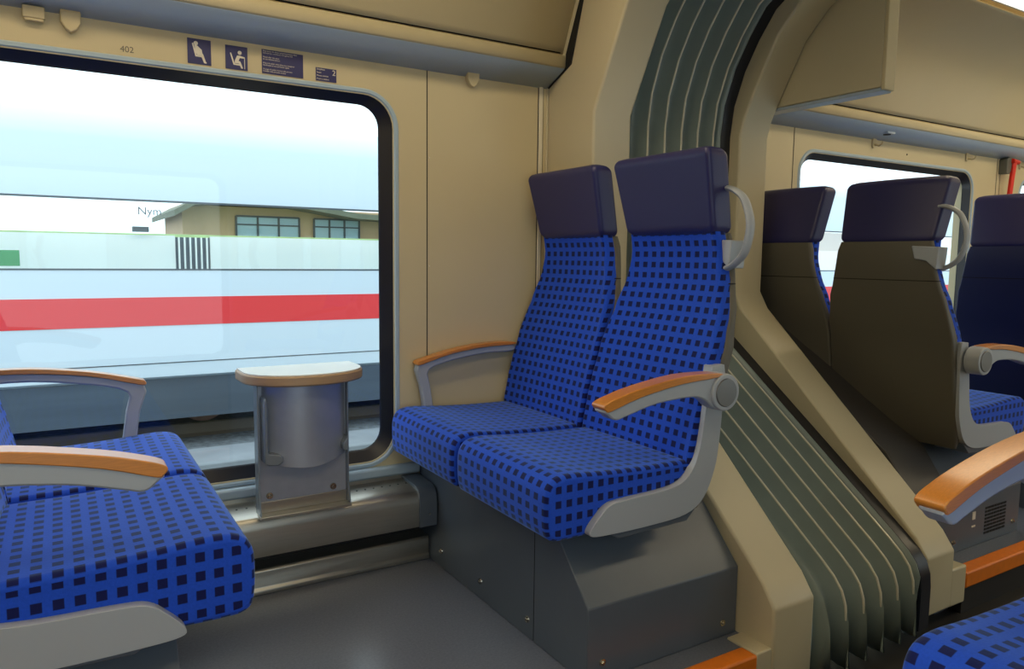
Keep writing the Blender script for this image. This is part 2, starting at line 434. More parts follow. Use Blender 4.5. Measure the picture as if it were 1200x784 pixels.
# ------------------------------------------------------------------ overhead end panel in the rear carriage
root = empty('overhead_cabinet', (2.415, 1.75, 2.08)); c = Vector(root.location)
def shift(bm, c):
    for v in bm.verts: v.co -= c
    return bm
bm = bmesh.new(); prism(bm, [(1.545, 1.585), (2.02, 1.585), (2.02, 1.65), (2.0, 2.1), (1.545, 2.1)], 2.384, 2.43, lambda p, q, t: (t, p, q))
mesh_obj('end_panel', shift(bm, c), M_CREAM2, root, bevel=0.004)
bm = bmesh.new(); box(bm, 2.383, 2.44, 1.531, 1.5445, 1.575, 2.1); mesh_obj('front_edge', shift(bm, c), M_CREAM, root, bevel=0.003)
bm = bmesh.new(); box(bm, 2.386, 2.445, 1.546, 2.05, 1.572, 1.5835); mesh_obj('underside', shift(bm, c), M_UNDER, root, bevel=0.002)
tag(root, 'cream overhead end panel hanging from the ceiling beside the far gangway frame', 'cabinet')

# ------------------------------------------------------------------ heater ledge and kick rail under the window
def heater(x0, x1, lab, endplate=None):
    root = empty('heater_casing', ((x0+x1)/2, W, 0.0)); c = Vector(root.location)
    prof = [(2.262, 0.275), (2.262, 0.262), (2.150, 0.258), (2.132, 0.252), (2.122, 0.238), (2.118, 0.215), (2.116, 0.16), (2.122, 0.137), (2.145, 0.128), (2.258, 0.128)]
    bm = bmesh.new(); prism(bm, prof, x0, x1, lambda p, q, t: (t, p, q))
    mesh_obj('casing', shift(bm, c), M_STEEL, root, bevel=0.002)
    bm = bmesh.new()
    x = x0+0.05
    while x < x1-0.03:
        disc(bm, (x, 2.205, 0.2585), (0, 0, 1), 0.0032, 0.0025, 8); x += 0.028
    o = mesh_obj('vent_hole', shift(bm, c), M_DARK, root); o['kind'] = 'stuff'
    if endplate:
        a, b = endplate
        pp = [(2.262, 0.272), (2.150, 0.266), (2.128, 0.258), (2.116, 0.243), (2.111, 0.215), (2.110, 0.16), (2.112, 0.137), (2.118, 0.135), (2.122, 0.2), (2.14, 0.245), (2.262, 0.262)]
        bm = bmesh.new(); prism(bm, pp, a, b, lambda p, q, t: (t, p, q)); mesh_obj('end_plate', shift(bm, c), M_PLINTH, root, bevel=0.0015)
        bm = bmesh.new(); disc(bm, ((a+b)/2+0.004, 2.1115, 0.178), (0, -1, 0), 0.004, 0.003, 10); mesh_obj('screw', shift(bm, c), M_SCREW, root)
    tag(root, lab, 'heater')
heater(0.170, 1.018, 'long brushed metal heater casing along the wall under the near window', (0.955, 1.016))
heater(3.060, 3.340, 'metal heater casing under the window of the rear carriage')
for n, (x0, x1) in enumerate(((0.170, 1.02), (3.06, 3.345))):
    struct(boxo('trim_sill_%d' % (n+1), (x0, x1, 2.246, W+0.01, 0.276, 0.310), M_RIM, bevel=0.008))
    struct(boxo('trim_gap_%d' % (n+1), (x0, x1, 2.25, W, 0.0, 0.15), M_AISLE, bevel=0))
    bm = bmesh.new(); prism(bm, [(2.25, 0.0), (2.176, 0.0), (2.176, 0.012), (2.182, 0.02), (2.182, 0.068), (2.188, 0.075), (2.25, 0.078)], x0, x1, lambda p, q, t: (t, p, q))
    struct(mesh_obj('baseboard_window_side_%d' % (n+1), bm, M_STEEL, bevel=0.002))

# ------------------------------------------------------------------ table with waste bin
root = empty('folding_table_bin', (0.595, 2.15, 0.262)); c = Vector(root.location)
TX = 0.61
def tb(name, bm, m, bevel=0, par=None, ang=40):
    if par is None: shift(bm, c)
    else: shift(bm, c)
    return mesh_obj(name, bm, m, par or root, bevel=bevel, ang=ang)
def half_disc(cx, yb, w, d, n=40):
    sd = 0.075
    pts = [(cx+w, yb), (cx+w, yb-sd)]
    for i in range(1, n):
        a = PI*i/n; pts.append((cx+w*math.cos(a), yb-sd-(d-sd)*math.sin(a)**0.85))
    return pts+[(cx-w, yb-sd), (cx-w, yb)]
bm = bmesh.new(); prism(bm, half_disc(0.595, 2.215, 0.172, 0.220), 0.644, 0.673, lambda p, q, t: (p, q, t)); top = tb('tabletop', bm, M_TWOOD, 0.005)
bm = bmesh.new(); prism(bm, half_disc(0.595, 2.213, 0.167, 0.213), 0.670, 0.676, lambda p, q, t: (p, q, t)); tb('tabletop_surface', bm, M_TTOP, 0.001)
X0, X1 = 0.455, 0.717
bm = bmesh.new(); box(bm, X0+0.003, X1-0.003, 2.112, 2.118, 0.268, 0.646); tb('back_plate', bm, M_STEELB, 0.001)
for x in (X0, X1-0.004):
    bm = bmesh.new(); prism(bm, [(2.132, 0.268), (2.132, 0.646), (2.092, 0.646), (2.092, 0.33), (2.075, 0.272)], x, x+0.004, lambda p, q, t: (t, p, q)); tb('side_wing', bm, M_BRACK, 0.001)
bm = bmesh.new(); box(bm, X0, X1, 2.070, 2.118, 0.262, 0.270); box(bm, X0+0.004, X1-0.004, 2.1085, 2.113, 0.270, 0.302); tb('foot_flange', bm, M_STEEL, 0.001)
def arc(x0, x1, y, d, n=24):
    return [(x0+(x1-x0)*i/n, y-d*math.sin(PI*i/n)**0.75) for i in range(n+1)]
bm = bmesh.new()
A = arc(X0+0.018, X1-0.006, 2.112, 0.052)
nz = 10
def zbot(t): return 0.418-0.018*math.sin(PI*t)
va = []
for j in range(nz+1):
    row = []
    for i, p in enumerate(A):
        t = i/24; z0 = zbot(t); row.append(bm.verts.new((p[0], p[1], z0+(0.646-z0)*j/nz)))
    va.append(row)
for j in range(nz):
    for i in range(24): bm.faces.new((va[j][i], va[j][i+1], va[j+1][i+1], va[j+1][i]))
bm.faces.new(va[0][::-1])
bin_ = tb('bin_flap', bm, M_STEELB, ang=50)
# grip cut-outs on both edges of the flap
for s, xa in ((1, X0+0.012), (-1, X1-0.008)):
    bm = bmesh.new()
    if s > 0:
        pts = [(xa, 0.425), (xa, 0.60), (xa+0.006, 0.61), (xa+0.010, 0.58), (xa+0.010, 0.48), (xa+0.010, 0.452), (xa+0.040, 0.446), (xa+0.052, 0.438), (xa+0.050, 0.424), (xa+0.036, 0.416), (xa+0.012, 0.418)]
        prism(bm, pts, 2.060, 2.112, lambda p, q, t: (p, t, q))
    else:
        pts = [(xa, 0.43), (xa-0.016, 0.436), (xa-0.016, 0.455), (xa, 0.475)]
        prism(bm, pts, 2.070, 2.112, lambda p, q, t: (p, t, q))
    tb('grip', bm, M_BRACK, 0.003)
for x, z in ((X0+0.034, 0.318), (X1-0.043, 0.318)):
    bm = bmesh.new(); disc(bm, (x, 2.112, z), (0, -1, 0), 0.010, 0.004, 18, 0.009); disc(bm, (x, 2.108, z), (0, -1, 0), 0.006, 0.004, 8, 0.004); tb('screw', bm, M_SCREW)
tag(root, 'small half-round table with pale top over a grey metal bin below the window', 'table')

# ------------------------------------------------------------------ seats
FRONT = [(0.43, 0.420), (0.50, 0.428), (0.58, 0.444), (0.64, 0.460), (0.73, 0.487), (0.80, 0.511), (0.86, 0.533), (0.95, 0.556), (1.02, 0.560), (1.08, 0.548)]
REAR = [(0.36, 0.470), (0.43, 0.492), (0.50, 0.508), (0.60, 0.528), (0.71, 0.546), (0.80, 0.572), (0.90, 0.596), (1.0, 0.612), (1.08, 0.612)]
WID = [(0.36, 0.220), (0.45, 0.226), (0.60, 0.228), (0.76, 0.227), (0.86, 0.212), (0.94, 0.190), (1.0, 0.176), (1.08, 0.168)]
HALFW = 0.2225

def make_seat(name, X0, ya, d, s, label, group, arm='aisle', shell=M_SHELL, handle=True, adx=0.0, adz=0.0, bdx=0.0):
    """d=+1: faces -X (cushion front at X0, depth grows +X); s=+1: aisle side at smaller y"""
    yc = ya+s*HALFW
    root = empty(name, (X0+d*0.3, yc, 0.36))
    tag(root, label, 'seat', group)
    def T(lx, ly, z):  # ly measured from seat centre, positive towards wall
        return (X0+d*lx-root.location.x, yc+s*ly-root.location.y, z-root.location.z)
    # ---- cushion
    prof = smooth_pts([(0.003, 0.385, 0), (0.0, 0.44, 0), (0.004, 0.478, 0), (0.025, 0.503, 0), (0.07, 0.510, 0), (0.16, 0.503, 0), (0.28, 0.497, 0), (0.38, 0.495, 0), (0.45, 0.492, 0), (0.462, 0.47, 0), (0.45, 0.40, 0), (0.40, 0.365, 0), (0.2, 0.360, 0), (0.06, 0.357, 0), (0.018, 0.362, 0)], 3, closed=True)
    P = [(p.x, p.y) for p in prof]; n = len(P)
    nr = []
    for i in range(n):
        a = P[i-1]; b = P[(i+1) % n]; t = Vector((b[0]-a[0], b[1]-a[1])).normalized(); nr.append((t.y, -t.x))
    # profile is clockwise from front-bottom up: inward normal
    arcl = [0]
    for i in range(1, n+1):
        a = P[i-1]; b = P[i % n]; arcl.append(arcl[-1]+math.hypot(b[0]-a[0], b[1]-a[1]))
    R = 0.014
    st = []
    for q in range(7):
        a = PI/2*q/6; st.append((-HALFW+0.001+R*(1-math.sin(a)), R*(1-math.cos(a))))
    st = st[::-1]
    st = [(-HALFW+0.001+R*(1-math.cos(PI/2*q/6)), R*(1-math.sin(PI/2*q/6))) for q in range(7)]
    st += [(-HALFW+0.06+(2*HALFW-0.12)*q/6, 0.0) for q in range(7)]
    st += [(-a, b) for a, b in st[:7][::-1]]
    bm = bmesh.new(); uvl = bm.loops.layers.uv.new('UVMap')
    rows = []
    for y, ins in st:
        row = []
        dish = 0.004*math.cos(PI*y/(2*HALFW))
        for i, p in enumerate(P):
            row.append(bm.verts.new(T(p[0]+nr[i][0]*ins, y, p[1]+nr[i][1]*ins)))
        rows.append(row)
    for r_ in range(len(rows)-1):
        for i in range(n):
            j = (i+1) % n
            f = bm.faces.new((rows[r_][i], rows[r_][j], rows[r_+1][j], rows[r_+1][i]))
            uu = ((st[r_][0], arcl[i]), (st[r_][0], arcl[i+1]), (st[r_+1][0], arcl[i+1]), (st[r_+1][0], arcl[i]))
            for l, u in zip(f.loops, uu): l[uvl].uv = (u[0]+0.5, u[1])
    for row in (rows[0], rows[-1]):
        f = bm.faces.new(row)
        for l, i in zip(f.loops, range(n)): l[uvl].uv = (P[i][1]-nr[i][1]*-R+0.013, P[i][0]+nr[i][0]*R+0.012)
    bmesh.ops.triangulate(bm, faces=[f for f in bm.faces if len(f.verts) > 4])
    mesh_obj('seat_cushion', bm, M_FAB, root, ang=75)
    # ---- loft of the back
    def loft(z0, z1, nz, ff, fr, fw, rad, topround, m, name, uv=False, bolster=0.0, parent=root, bulge=0.0):
        bm = bmesh.new(); uvl = bm.loops.layers.uv.new('UVMap')
        rows = []; uvr = []
        vacc = 0; prev = None
        for q in range(nz+1):
            t = q/nz; z = z0+(z1-z0)*t
            xf, xr, w = ff(z), fr(z), fw(z)
            e = 0.0
            if topround:
                dz = min((z1-z), (z-z0)); 
                if dz < topround: e = topround*(1-math.sqrt(max(0, 1-(1-dz/topround)**2)))
            xf += e; xr -= e*0.7; w -= e
            r = min(rad, (xr-xf)/2-0.001)
            loop = []; K = 10
            for i in range(K+1):
                y = (w-r)*i/K; loop.append((xf+bolster*(1-(abs(y)/w)**3)+0, y))
            for i in range(1, 7):
                a = PI/2*i/6; loop.append((xf+r-r*math.cos(a), w-r+r*math.sin(a)))
            for i in range(1, 5): loop.append((xf+r+(xr-2*r-xf)*i/4, w))
            for i in range(1, 7):
                a = PI/2*i/6; loop.append((xr-r+r*math.sin(a), w-r+r*math.cos(a)))
            for i in range(1, 5): loop.append((xr+bulge*math.sin(PI/2*i/4)*1.0, (w-r)*(1-i/4)))
            u = [0]
            for a, b in zip(loop, loop[1:]): u.append(u[-1]+math.hypot(a[0]-b[0], a[1]-b[1]))
            full = loop+[(x, -y) for x, y in loop[-2:0:-1]]
            fu = u+[-x for x in u[-2:0:-1]]
            if prev is not None: vacc += math.hypot(xf-prev[0], z-prev[1])
            prev = (xf, z)
            rows.append([bm.verts.new(T(x, y, z)) for x, y in full]); uvr.append([(a, vacc) for a in fu])
        n = len(rows[0])
        for q in range(nz):
            for i in range(n):
                j = (i+1) % n
                f = bm.faces.new((rows[q][i], rows[q][j], rows[q+1][j], rows[q+1][i]))
                uu = [uvr[q][i], uvr[q][j], uvr[q+1][j], uvr[q+1][i]]
                for l, v in zip(f.loops, uu): l[uvl].uv = (v[0]+0.5+0.017, v[1])
        bm.faces.new(rows[0][::-1]); bm.faces.new(rows[-1])
        return mesh_obj(name, bm, m, parent, ang=60)
    loft(0.42, 1.075, 26, lambda z: interp(FRONT, z)+bdx, lambda z: interp(FRONT, z)+0.046+bdx, lambda z: interp(WID, z), 0.013, 0.0, M_FAB, 'backrest', uv=True, bolster=0.009)
    sh = loft(0.365, 1.072, 22, lambda z: interp(FRONT, z)+0.036+bdx if z > 0.43 else 0.455+bdx, lambda z: interp(REAR, z)+0.010+bdx, lambda z: interp(WID, z)+0.004, 0.010, 0.006, shell, 'back_shell', bulge=0.008)
    loft(0.938, 0.941, 1, lambda z: interp(REAR, z)-0.02+bdx, lambda z: interp(REAR, z)+0.0106+bdx, lambda z: interp(WID, z)+0.0046, 0.010, 0.0, M_DARK, 'cover_seam', parent=sh, bulge=0.008)
    hf = lambda z: bdx+0.541-(z-1.07)*0.240
    hr = lambda z: bdx+0.616-(z-1.07)*0.23
    loft(1.064, 1.290, 44, hf, hr, lambda z: 0.172+(z-1.064)*0.085, 0.014, 0.028, M_HEAD, 'headrest', bolster=0.004, bulge=0.012)
    # ---- side frame
    def outl(pts, k=4): return [(p.x, p.y) for p in smooth_pts([(a, b, 0) for a, b in pts], k, closed=True)]
    def plate(nm, pts, y0, y1, m, bevel=0.004, par=root, k=4, sm=True):
        bm = bmesh.new(); prism(bm, outl(pts, k) if sm else pts, y0, y1, lambda p, q, t: T(p, t, q)); return mesh_obj(nm, bm, m, par, bevel=bevel)
    A = -HALFW
    if arm == 'aisle':
        fs = 0.012 if bdx else 0.0
        plate('side_frame', [(a_+fs, b_-fs*0.6) for a_, b_ in [(0.484, 0.728), (0.488, 0.736), (0.520, 0.738), (0.526, 0.730), (0.530, 0.69), (0.524, 0.62), (0.517, 0.54), (0.505, 0.47), (0.470, 0.40), (0.41, 0.366), (0.30, 0.358), (0.18, 0.358), (0.118, 0.362), (0.110, 0.376), (0.135, 0.405), (0.165, 0.428), (0.21, 0.434), (0.33, 0.438), (0.395, 0.450), (0.432, 0.485), (0.452, 0.54), (0.464, 0.62), (0.476, 0.68)]], A-0.020, A+0.012, M_PLAS, 0.008)
        plate('under_bracket', [(0.17, 0.357), (0.20, 0.340), (0.42, 0.345), (0.46, 0.385), (0.3, 0.385)], A-0.014, A+0.10, M_PLINTH, 0.003, sm=False)
        sf = lambda L: [(a_+(adx+0.010)*max(0, (0.44-a_)/0.34), b_+adz*min(1, max(0, (0.50-a_)/0.2))) for a_, b_ in L]
        ar = plate('armrest', sf([(0.100, 0.670), (0.20, 0.695), (0.334, 0.714), (0.42, 0.720), (0.475, 0.724), (0.508, 0.709), (0.522, 0.68), (0.51, 0.648), (0.475, 0.632), (0.44, 0.643), (0.41, 0.664), (0.364, 0.674), (0.255, 0.668), (0.17, 0.650), (0.132, 0.642), (0.108, 0.655)]), A-0.066, A-0.028, M_PLAS, 0.007)
        plate('armrest_wood', sf([(0.090, 0.675), (0.098, 0.666), (0.112, 0.664), (0.20, 0.688), (0.334, 0.709), (0.455, 0.716), (0.458, 0.726), (0.334, 0.727), (0.20, 0.709), (0.130, 0.693), (0.098, 0.683)]), A-0.070, A-0.024, M_WOOD, 0.005, par=ar, k=3)
        bm = bmesh.new()
        disc(bm, T(0.476, A-0.026, 0.678), (0, -s, 0), 0.047, 0.048, 32, 0.046)
        hb = mesh_obj('hub', bm, M_PLAS, ar, bevel=0.003)
        bm = bmesh.new(); disc(bm, T(0.476, A-0.0735, 0.678), (0, -s, 0), 0.036, 0.004, 32, 0.034); mesh_obj('hub_cap', bm, M_DISC, ar, bevel=0.001)
    else:
        plate('inner_bracket', [(0.50, 0.735), (0.545, 0.735), (0.54, 0.66), (0.515, 0.55), (0.49, 0.55)], A-0.003, A+0.012, M_PLAS, 0.002, sm=False)
        B = HALFW; wsh = lambda L: [(a_+0.018, b_-0.006) for a_, b_ in L]
        ar = plate('armrest', wsh([(0.075, 0.652), (0.20, 0.684), (0.33, 0.700), (0.44, 0.702), (0.44, 0.678), (0.33, 0.676), (0.20, 0.658), (0.116, 0.632), (0.120, 0.58), (0.132, 0.50), (0.138, 0.44), (0.104, 0.44), (0.098, 0.50), (0.086, 0.58)]), B-0.012, B+0.016, M_PLAS, 0.006, k=3)
        plate('armrest_wood', wsh([(0.070, 0.652), (0.088, 0.652), (0.20, 0.682), (0.33, 0.698), (0.44, 0.701), (0.44, 0.711), (0.33, 0.711), (0.20, 0.694), (0.088, 0.667), (0.072, 0.660)]), B-0.018, B+0.022, M_WOOD, 0.004, par=ar, k=3)
    if handle:
        bm = bmesh.new()
        hy = [(0.056, 1.186), (0.036, 1.185), (0.009, 1.174), (-0.017, 1.150), (-0.037, 1.090), (-0.024, 1.025), (0.004, 0.995), (0.034, 0.980)]
        tube(bm, [T(0.578, A+p.x, p.y) for p in smooth_pts([(q[0], q[1], 0) for q in hy], 5)], 0.0075, 12, flat=1.9, up=(1, 0, 0))
        h = mesh_obj('grab_handle', bm, M_PLAS, root)
        bm = bmesh.new(); prism(bm, [(A+0.026, 0.978), (A+0.020, 1.052), (A+0.112, 1.056), (A+0.100, 1.012), (A+0.060, 1.006)], 0.575, 0.634, lambda p, q, t: T(t, p, q))
        mesh_obj('handle_bracket', bm, M_PLAS, h, bevel=0.004)
    return root

YA, YW = 1.33, 1.796
make_seat('train_seat', 0.91, YA, 1, 1, 'blue checked aisle seat with grab handle, nearest the gangway in the near carriage', 'blue checked train seats')
make_seat('train_seat', 0.91, YW, 1, 1, 'blue checked window seat facing the small table, right of the window', 'blue checked train seats', arm='window', handle=False)
make_seat('train_seat', 0.282, YA, -1, 1, 'blue checked aisle seat cut off at the lower left corner', 'blue checked train seats', adx=0.044, adz=-0.014, bdx=-0.04)
make_seat('train_seat', 0.282, YW, -1, 1, 'blue checked window seat at the left edge, beside the window and left of the table', 'blue checked train seats', arm='window', handle=False, bdx=-0.04)
make_seat('train_seat', 3.08, YA, -1, 1, 'aisle seat seen from behind with taupe back and grab handle, just beyond the gangway', 'blue checked train seats')
make_seat('train_seat', 3.08, YW, -1, 1, 'window seat seen from behind, partly hidden by the far gangway frame', 'blue checked train seats', arm='window', handle=False)
make_seat('train_seat', 3.97, YA, -1, 1, 'seat with dark blue back at the right edge, in the row beyond', 'blue checked train seats', shell=M_NAVYSHELL)
make_seat('train_seat', 0.92, mir(YA)-0.006, 1, -1, 'blue checked seat across the aisle, its cushion in the lower right corner', 'blue checked train seats', handle=False, adx=0.035, adz=-0.02)

# ------------------------------------------------------------------ seat plinths
def plinth(name, x0, x1, d, label, s=1, rear_up=0.10, ymax=2.262, top=0.356):
    """x0 front, x1 back"""
    f = (lambda y: y) if s > 0 else mir
    root = empty(name, ((x0+x1)/2, f(1.8), 0)); c = Vector(root.location)
    bm = bmesh.new()
    sec = lambda x, up: [(x, f(1.315), 0.0), (x, f(1.315), 0.185), (x, f(1.475), top), (x, f(ymax), top), (x, f(ymax), 0.0)]
    A = [bm.verts.new(Vector(p)-c) for p in sec(x0, 0)]; B = [bm.verts.new(Vector(p)-c) for p in sec(x1, 1)]
    bm.faces.new(A); bm.faces.new(B[::-1])
    for i in range(5): bm.faces.new((A[i], B[i], B[(i+1) % 5], A[(i+1) % 5]))
    mesh_obj('casing', bm, M_PLINTH, root, bevel=0.003)
    bm = bmesh.new(); sx = x0-d*0.0006
    y = f(1.545)
    box(bm, min(sx, sx+d*0.002)-c.x, max(sx, sx+d*0.002)-c.x, y-0.0012-c.y, y+0.0012-c.y, 0.004, 0.350)
    mesh_obj('panel_seam', bm, M_DARK, root, smooth=False)
    def screw(p, ax):
        bm = bmesh.new(); disc(bm, Vector(p)-c, ax, 0.0095, 0.0035, 16, 0.0085); disc(bm, Vector(p)-c+Vector(ax)*0.0035, ax, 0.0055, 0.004, 6, 0.004)
        mesh_obj('screw', bm, M_SCREW, root)
    for yy, zz in ((2.09, 0.055), (1.83, 0.055), (1.575, 0.05), (2.04, 0.318), (1.80, 0.318), (1.575, 0.318)):
        screw((x0, f(yy), zz), (-d, 0, 0))
    screw((x0+d*0.045, f(1.315), 0.045), (0, -s, 0)); screw((x0+d*0.45, f(1.315), 0.04), (0, -s, 0))
    tag(root, label, 'seat plinth', 'seat plinths')
    return root, c
plinth('seat_plinth', 1.022, 1.525, 1, 'dark grey sloped seat plinth under the two seats right of the table')
plinth('seat_plinth', 0.158, -0.35, -1, 'dark grey seat plinth under the two seats at the left edge')
root, c = plinth('seat_plinth', 3.05, 2.39, -1, 'dark seat plinth with ventilation grille, beyond the far gangway frame')
# grille and stickers on the aisle face
bm = bmesh.new()
gx0, gx1, gz0, gz1 = 2.80, 2.95, 0.03, 0.135
for i in range(8):
    z = gz0+(gz1-gz0)*(i+0.15)/8
    for j in range(7):
        x = gx0+(gx1-gx0)*(j+0.1)/7
        box(bm, x-c.x, x+(gx1-gx0)*0.8/7-c.x, 1.3135-c.y, 1.317-c.y, z-c.z, z+(gz1-gz0)*0.6/8-c.z)
mesh_obj('ventilation_grille', bm, M_DARK, root, smooth=False)
bm = bmesh.new(); box(bm, 2.715-c.x, 2.735-c.x, 1.3135-c.y, 1.316-c.y, 0.10-c.z, 0.128-c.z)
mesh_obj('sticker', bm, M_SIGNW, root, smooth=False)
bm = bmesh.new(); box(bm, 2.715-c.x, 2.738-c.x, 1.3135-c.y, 1.316-c.y, 0.072-c.z, 0.078-c.z)
mesh_obj('sticker', bm, M_SIGNW, root, smooth=False)
plinth('seat_plinth', 3.95, 3.35, -1, 'dark seat plinth under the last row at the right edge')
plinth('seat_plinth', 0.95, 1.45, 1, 'dark seat plinth across the aisle under the lower right seat', s=-1)
# sloping dark cover between far portal and the seats beyond it
bm = bmesh.new()
prism(bm, [(1.318, 0.187), (1.44, 0.357), (2.26, 0.92), (2.26, 0.357), (1.49, 0.357)], 2.383, 2.60, lambda p, q, t: (t, p, q))
struct(mesh_obj('trim_wheel_cover_rear', bm, M_PLINTHB, bevel=0.004))

# ------------------------------------------------------------------ coat hooks, hammer, latch, signs
hooks = [(0.02, 1.60, 'square', 'cream square coat hook at the upper left corner'),
         (0.057, 1.60, 'shield', 'cream pointed coat hook near the upper left corner'),
         (1.215, 1.61, 'shield', 'cream pointed coat hook right of the window in the near carriage'),
         (3.47, 1.61, 'peg', 'cream coat hook above the rear window, left of the two'),
         (4.33, 1.61, 'peg', 'cream coat hook above the right end of the rear window'),
         (4.92, 1.61, 'peg', 'cream coat hook at the right edge, beside the red hammer')]
for x, z, kind, lab in hooks:
    if kind == 'square': x = -0.022
    root = empty('coat_hook', (x, W, z-0.045))
    bm = bmesh.new()
    if kind == 'square': prism(bm, [(-0.024, 0.022), (-0.024, 0.052), (0.024, 0.052), (0.024, 0.022)], -0.022, 0.0, lambda p, q, t: (p, t, q))
    elif kind == 'shield': prism(bm, [(-0.023, 0.052), (-0.022, 0.025), (-0.012, 0.008), (0, 0.0), (0.012, 0.008), (0.022, 0.025), (0.023, 0.052)], -0.022, 0.0, lambda p, q, t: (p, t, q))
    else: prism(bm, [(-0.016, 0.055), (-0.016, 0.0), (-0.008, -0.006), (0.016, 0.0), (0.016, 0.055)], -0.008, 0.0, lambda p, q, t: (p, t, q))
    mesh_obj('hook_plate', bm, M_HOOK, root, bevel=0.003)
    bm = bmesh.new()
    if kind == 'square': box(bm, -0.020, 0.020, -0.020, -0.002, 0.016, 0.022)
    elif kind == 'shield': box(bm, -0.022, 0.022, -0.018, 0.0, 0.040, 0.056)
    else: tube(bm, [(0, -0.005, 0.012), (0, -0.03, 0.004), (0, -0.045, 0.010), (0, -0.050, 0.022)], 0.005, 8, up=(1, 0, 0))
    mesh_obj('peg', bm, M_HOOK, root, bevel=0.001)
    tag(root, lab, 'hook', 'coat hooks')

root = empty('emergency_hammer', (4.715, W, 1.44))
bm = bmesh.new(); prism(bm, [(-0.035, 0.075), (-0.035, 0.155), (-0.012, 0.17), (0.02, 0.165), (0.03, 0.11), (0.0, 0.075)], -0.045, 0.0, lambda p, q, t: (p, t, q)); mesh_obj('holder', bm, M_HGREY, root, bevel=0.003)
bm = bmesh.new(); tube(bm, [(0.0, -0.05, -0.10), (0.015, -0.05, 0.03), (0.033, -0.05, 0.15)], 0.014, 10); mesh_obj('hammer_handle', bm, M_RED, root)
bm = bmesh.new(); tube(bm, [(0.01, -0.05, 0.15), (0.075, -0.05, 0.145)], 0.014, 10, up=(0, 1, 0)); mesh_obj('hammer_head', bm, M_RED, root)
tag(root, 'red emergency hammer in its grey holder on the wall at the right edge', 'hammer')

root = empty('duct_latch', (3.49, 2.215, 1.628))
bm = bmesh.new(); box(bm, -0.03, 0.03, -0.025, 0.025, -0.006, 0.004); mesh_obj('latch_plate', bm, M_UNDER, root, bevel=0.002)
bm = bmesh.new(); disc(bm, (0.0, 0, -0.009), (0, 0, 1), 0.018, 0.004, 16); mesh_obj('latch_hole', bm, M_DARK, root)
tag(root, 'small latch with dark opening on the duct underside of the rear carriage', 'latch')
for i, (x, y) in enumerate(((0.03, 2.222), (0.645, 2.228))):
    zz = 1.612+(W+0.01-y)*0.41-0.0055
    bm = bmesh.new(); disc(bm, (x, y, zz), (0, 0.35, -1), 0.004, 0.002, 10)
    tag(mesh_obj('screw', bm, M_DARK), 'tiny dark screw in the duct underside %s' % ('near the top left corner' if i == 0 else 'above the text sign'), 'screw', 'screws in the duct')

def sign(name, x0, x1, z0, z1, lab):
    root = empty(name, ((x0+x1)/2, W, (z0+z1)/2))
    bm = bmesh.new(); box(bm, x0-root.location.x, x1-root.location.x, -0.0022, -0.0004, z0-root.location.z, z1-root.location.z)
    mesh_obj('sign_plate', bm, M_SIGN, root, smooth=False)
    tag(root, lab, 'sign', 'navy stickers above the window'); return root
def figure(root, polys, head, sc, ox, oz):
    bm = bmesh.new(); f = lambda p, q, t: (ox+p*sc, t, oz+q*sc)
    for pl in polys: prism(bm, pl, -0.0034, -0.0023, f)
    a = [(head[0]+head[2]*math.cos(2*PI*i/20), head[1]+head[2]*math.sin(2*PI*i/20)) for i in range(20)]
    prism(bm, a, -0.0034, -0.0023, f)
    mesh_obj('pictogram', bm, M_SIGNW, root, smooth=False)
s1 = sign('priority_seat_sign', 0.332, 0.393, 1.524, 1.5915, 'navy pictogram sticker of a person with a big belly in a seat, leftmost of four')
figure(s1, [[(0.20, 0.86), (0.25, 0.88), (0.38, 0.38), (0.62, 0.36), (0.62, 0.30), (0.33, 0.31)],
            [(0.30, 0.80), (0.42, 0.78), (0.60, 0.62), (0.62, 0.48), (0.66, 0.42), (0.76, 0.12), (0.80, 0.10), (0.78, 0.05), (0.68, 0.06), (0.58, 0.33), (0.42, 0.36), (0.34, 0.50)]], (0.36, 0.88, 0.09), 0.062, -0.031, -0.033)
s2 = sign('priority_seat_sign', 0.431, 0.491, 1.523, 1.588, 'navy pictogram sticker of a seated person with a stick, second from left')
figure(s2, [[(0.22, 0.74), (0.27, 0.76), (0.42, 0.28), (0.66, 0.27), (0.66, 0.21), (0.37, 0.22)],
            [(0.54, 0.66), (0.68, 0.66), (0.88, 0.62), (0.88, 0.56), (0.66, 0.56), (0.60, 0.42), (0.68, 0.40), (0.80, 0.10), (0.72, 0.08), (0.62, 0.30), (0.42, 0.30), (0.44, 0.44)],
            [(0.86, 0.60), (0.89, 0.60), (0.89, 0.08), (0.86, 0.08)]], (0.66, 0.80, 0.09), 0.060, -0.031, -0.033)
s3 = sign('text_sign', 0.531, 0.650, 1.5235, 1.591, 'navy sticker with four paragraphs of white small print above the window')
s4 = sign('class_sign', 0.688, 0.751, 1.5235, 1.562, 'small navy sticker with the number 2, rightmost above the window')
def text(items, parent, base, m=M_SIGNW, name='lettering', ext=0.0003):
    """items: (string, dx, dz, size); all joined into one mesh"""
    bm = bmesh.new()
    for body, dx, dz, size in items:
        cu = bpy.data.curves.new('lettering', 'FONT'); cu.body = body; cu.size = size; cu.extrude = ext
        t = bpy.data.objects.new('lettering', cu); COL.objects.link(t)
        bpy.context.view_layer.update()
        me = bpy.data.meshes.new_from_object(t.evaluated_get(bpy.context.evaluated_depsgraph_get()))
        me.transform(Matrix.Translation((dx, 0, dz)) @ Matrix.Rotation(PI/2, 4, 'X'))
        bm.from_mesh(me)
        bpy.data.objects.remove(t); bpy.data.meshes.remove(me); bpy.data.curves.remove(cu)
    o = mesh_obj(name, bm, m, parent, smooth=False); o.location = base
    return o
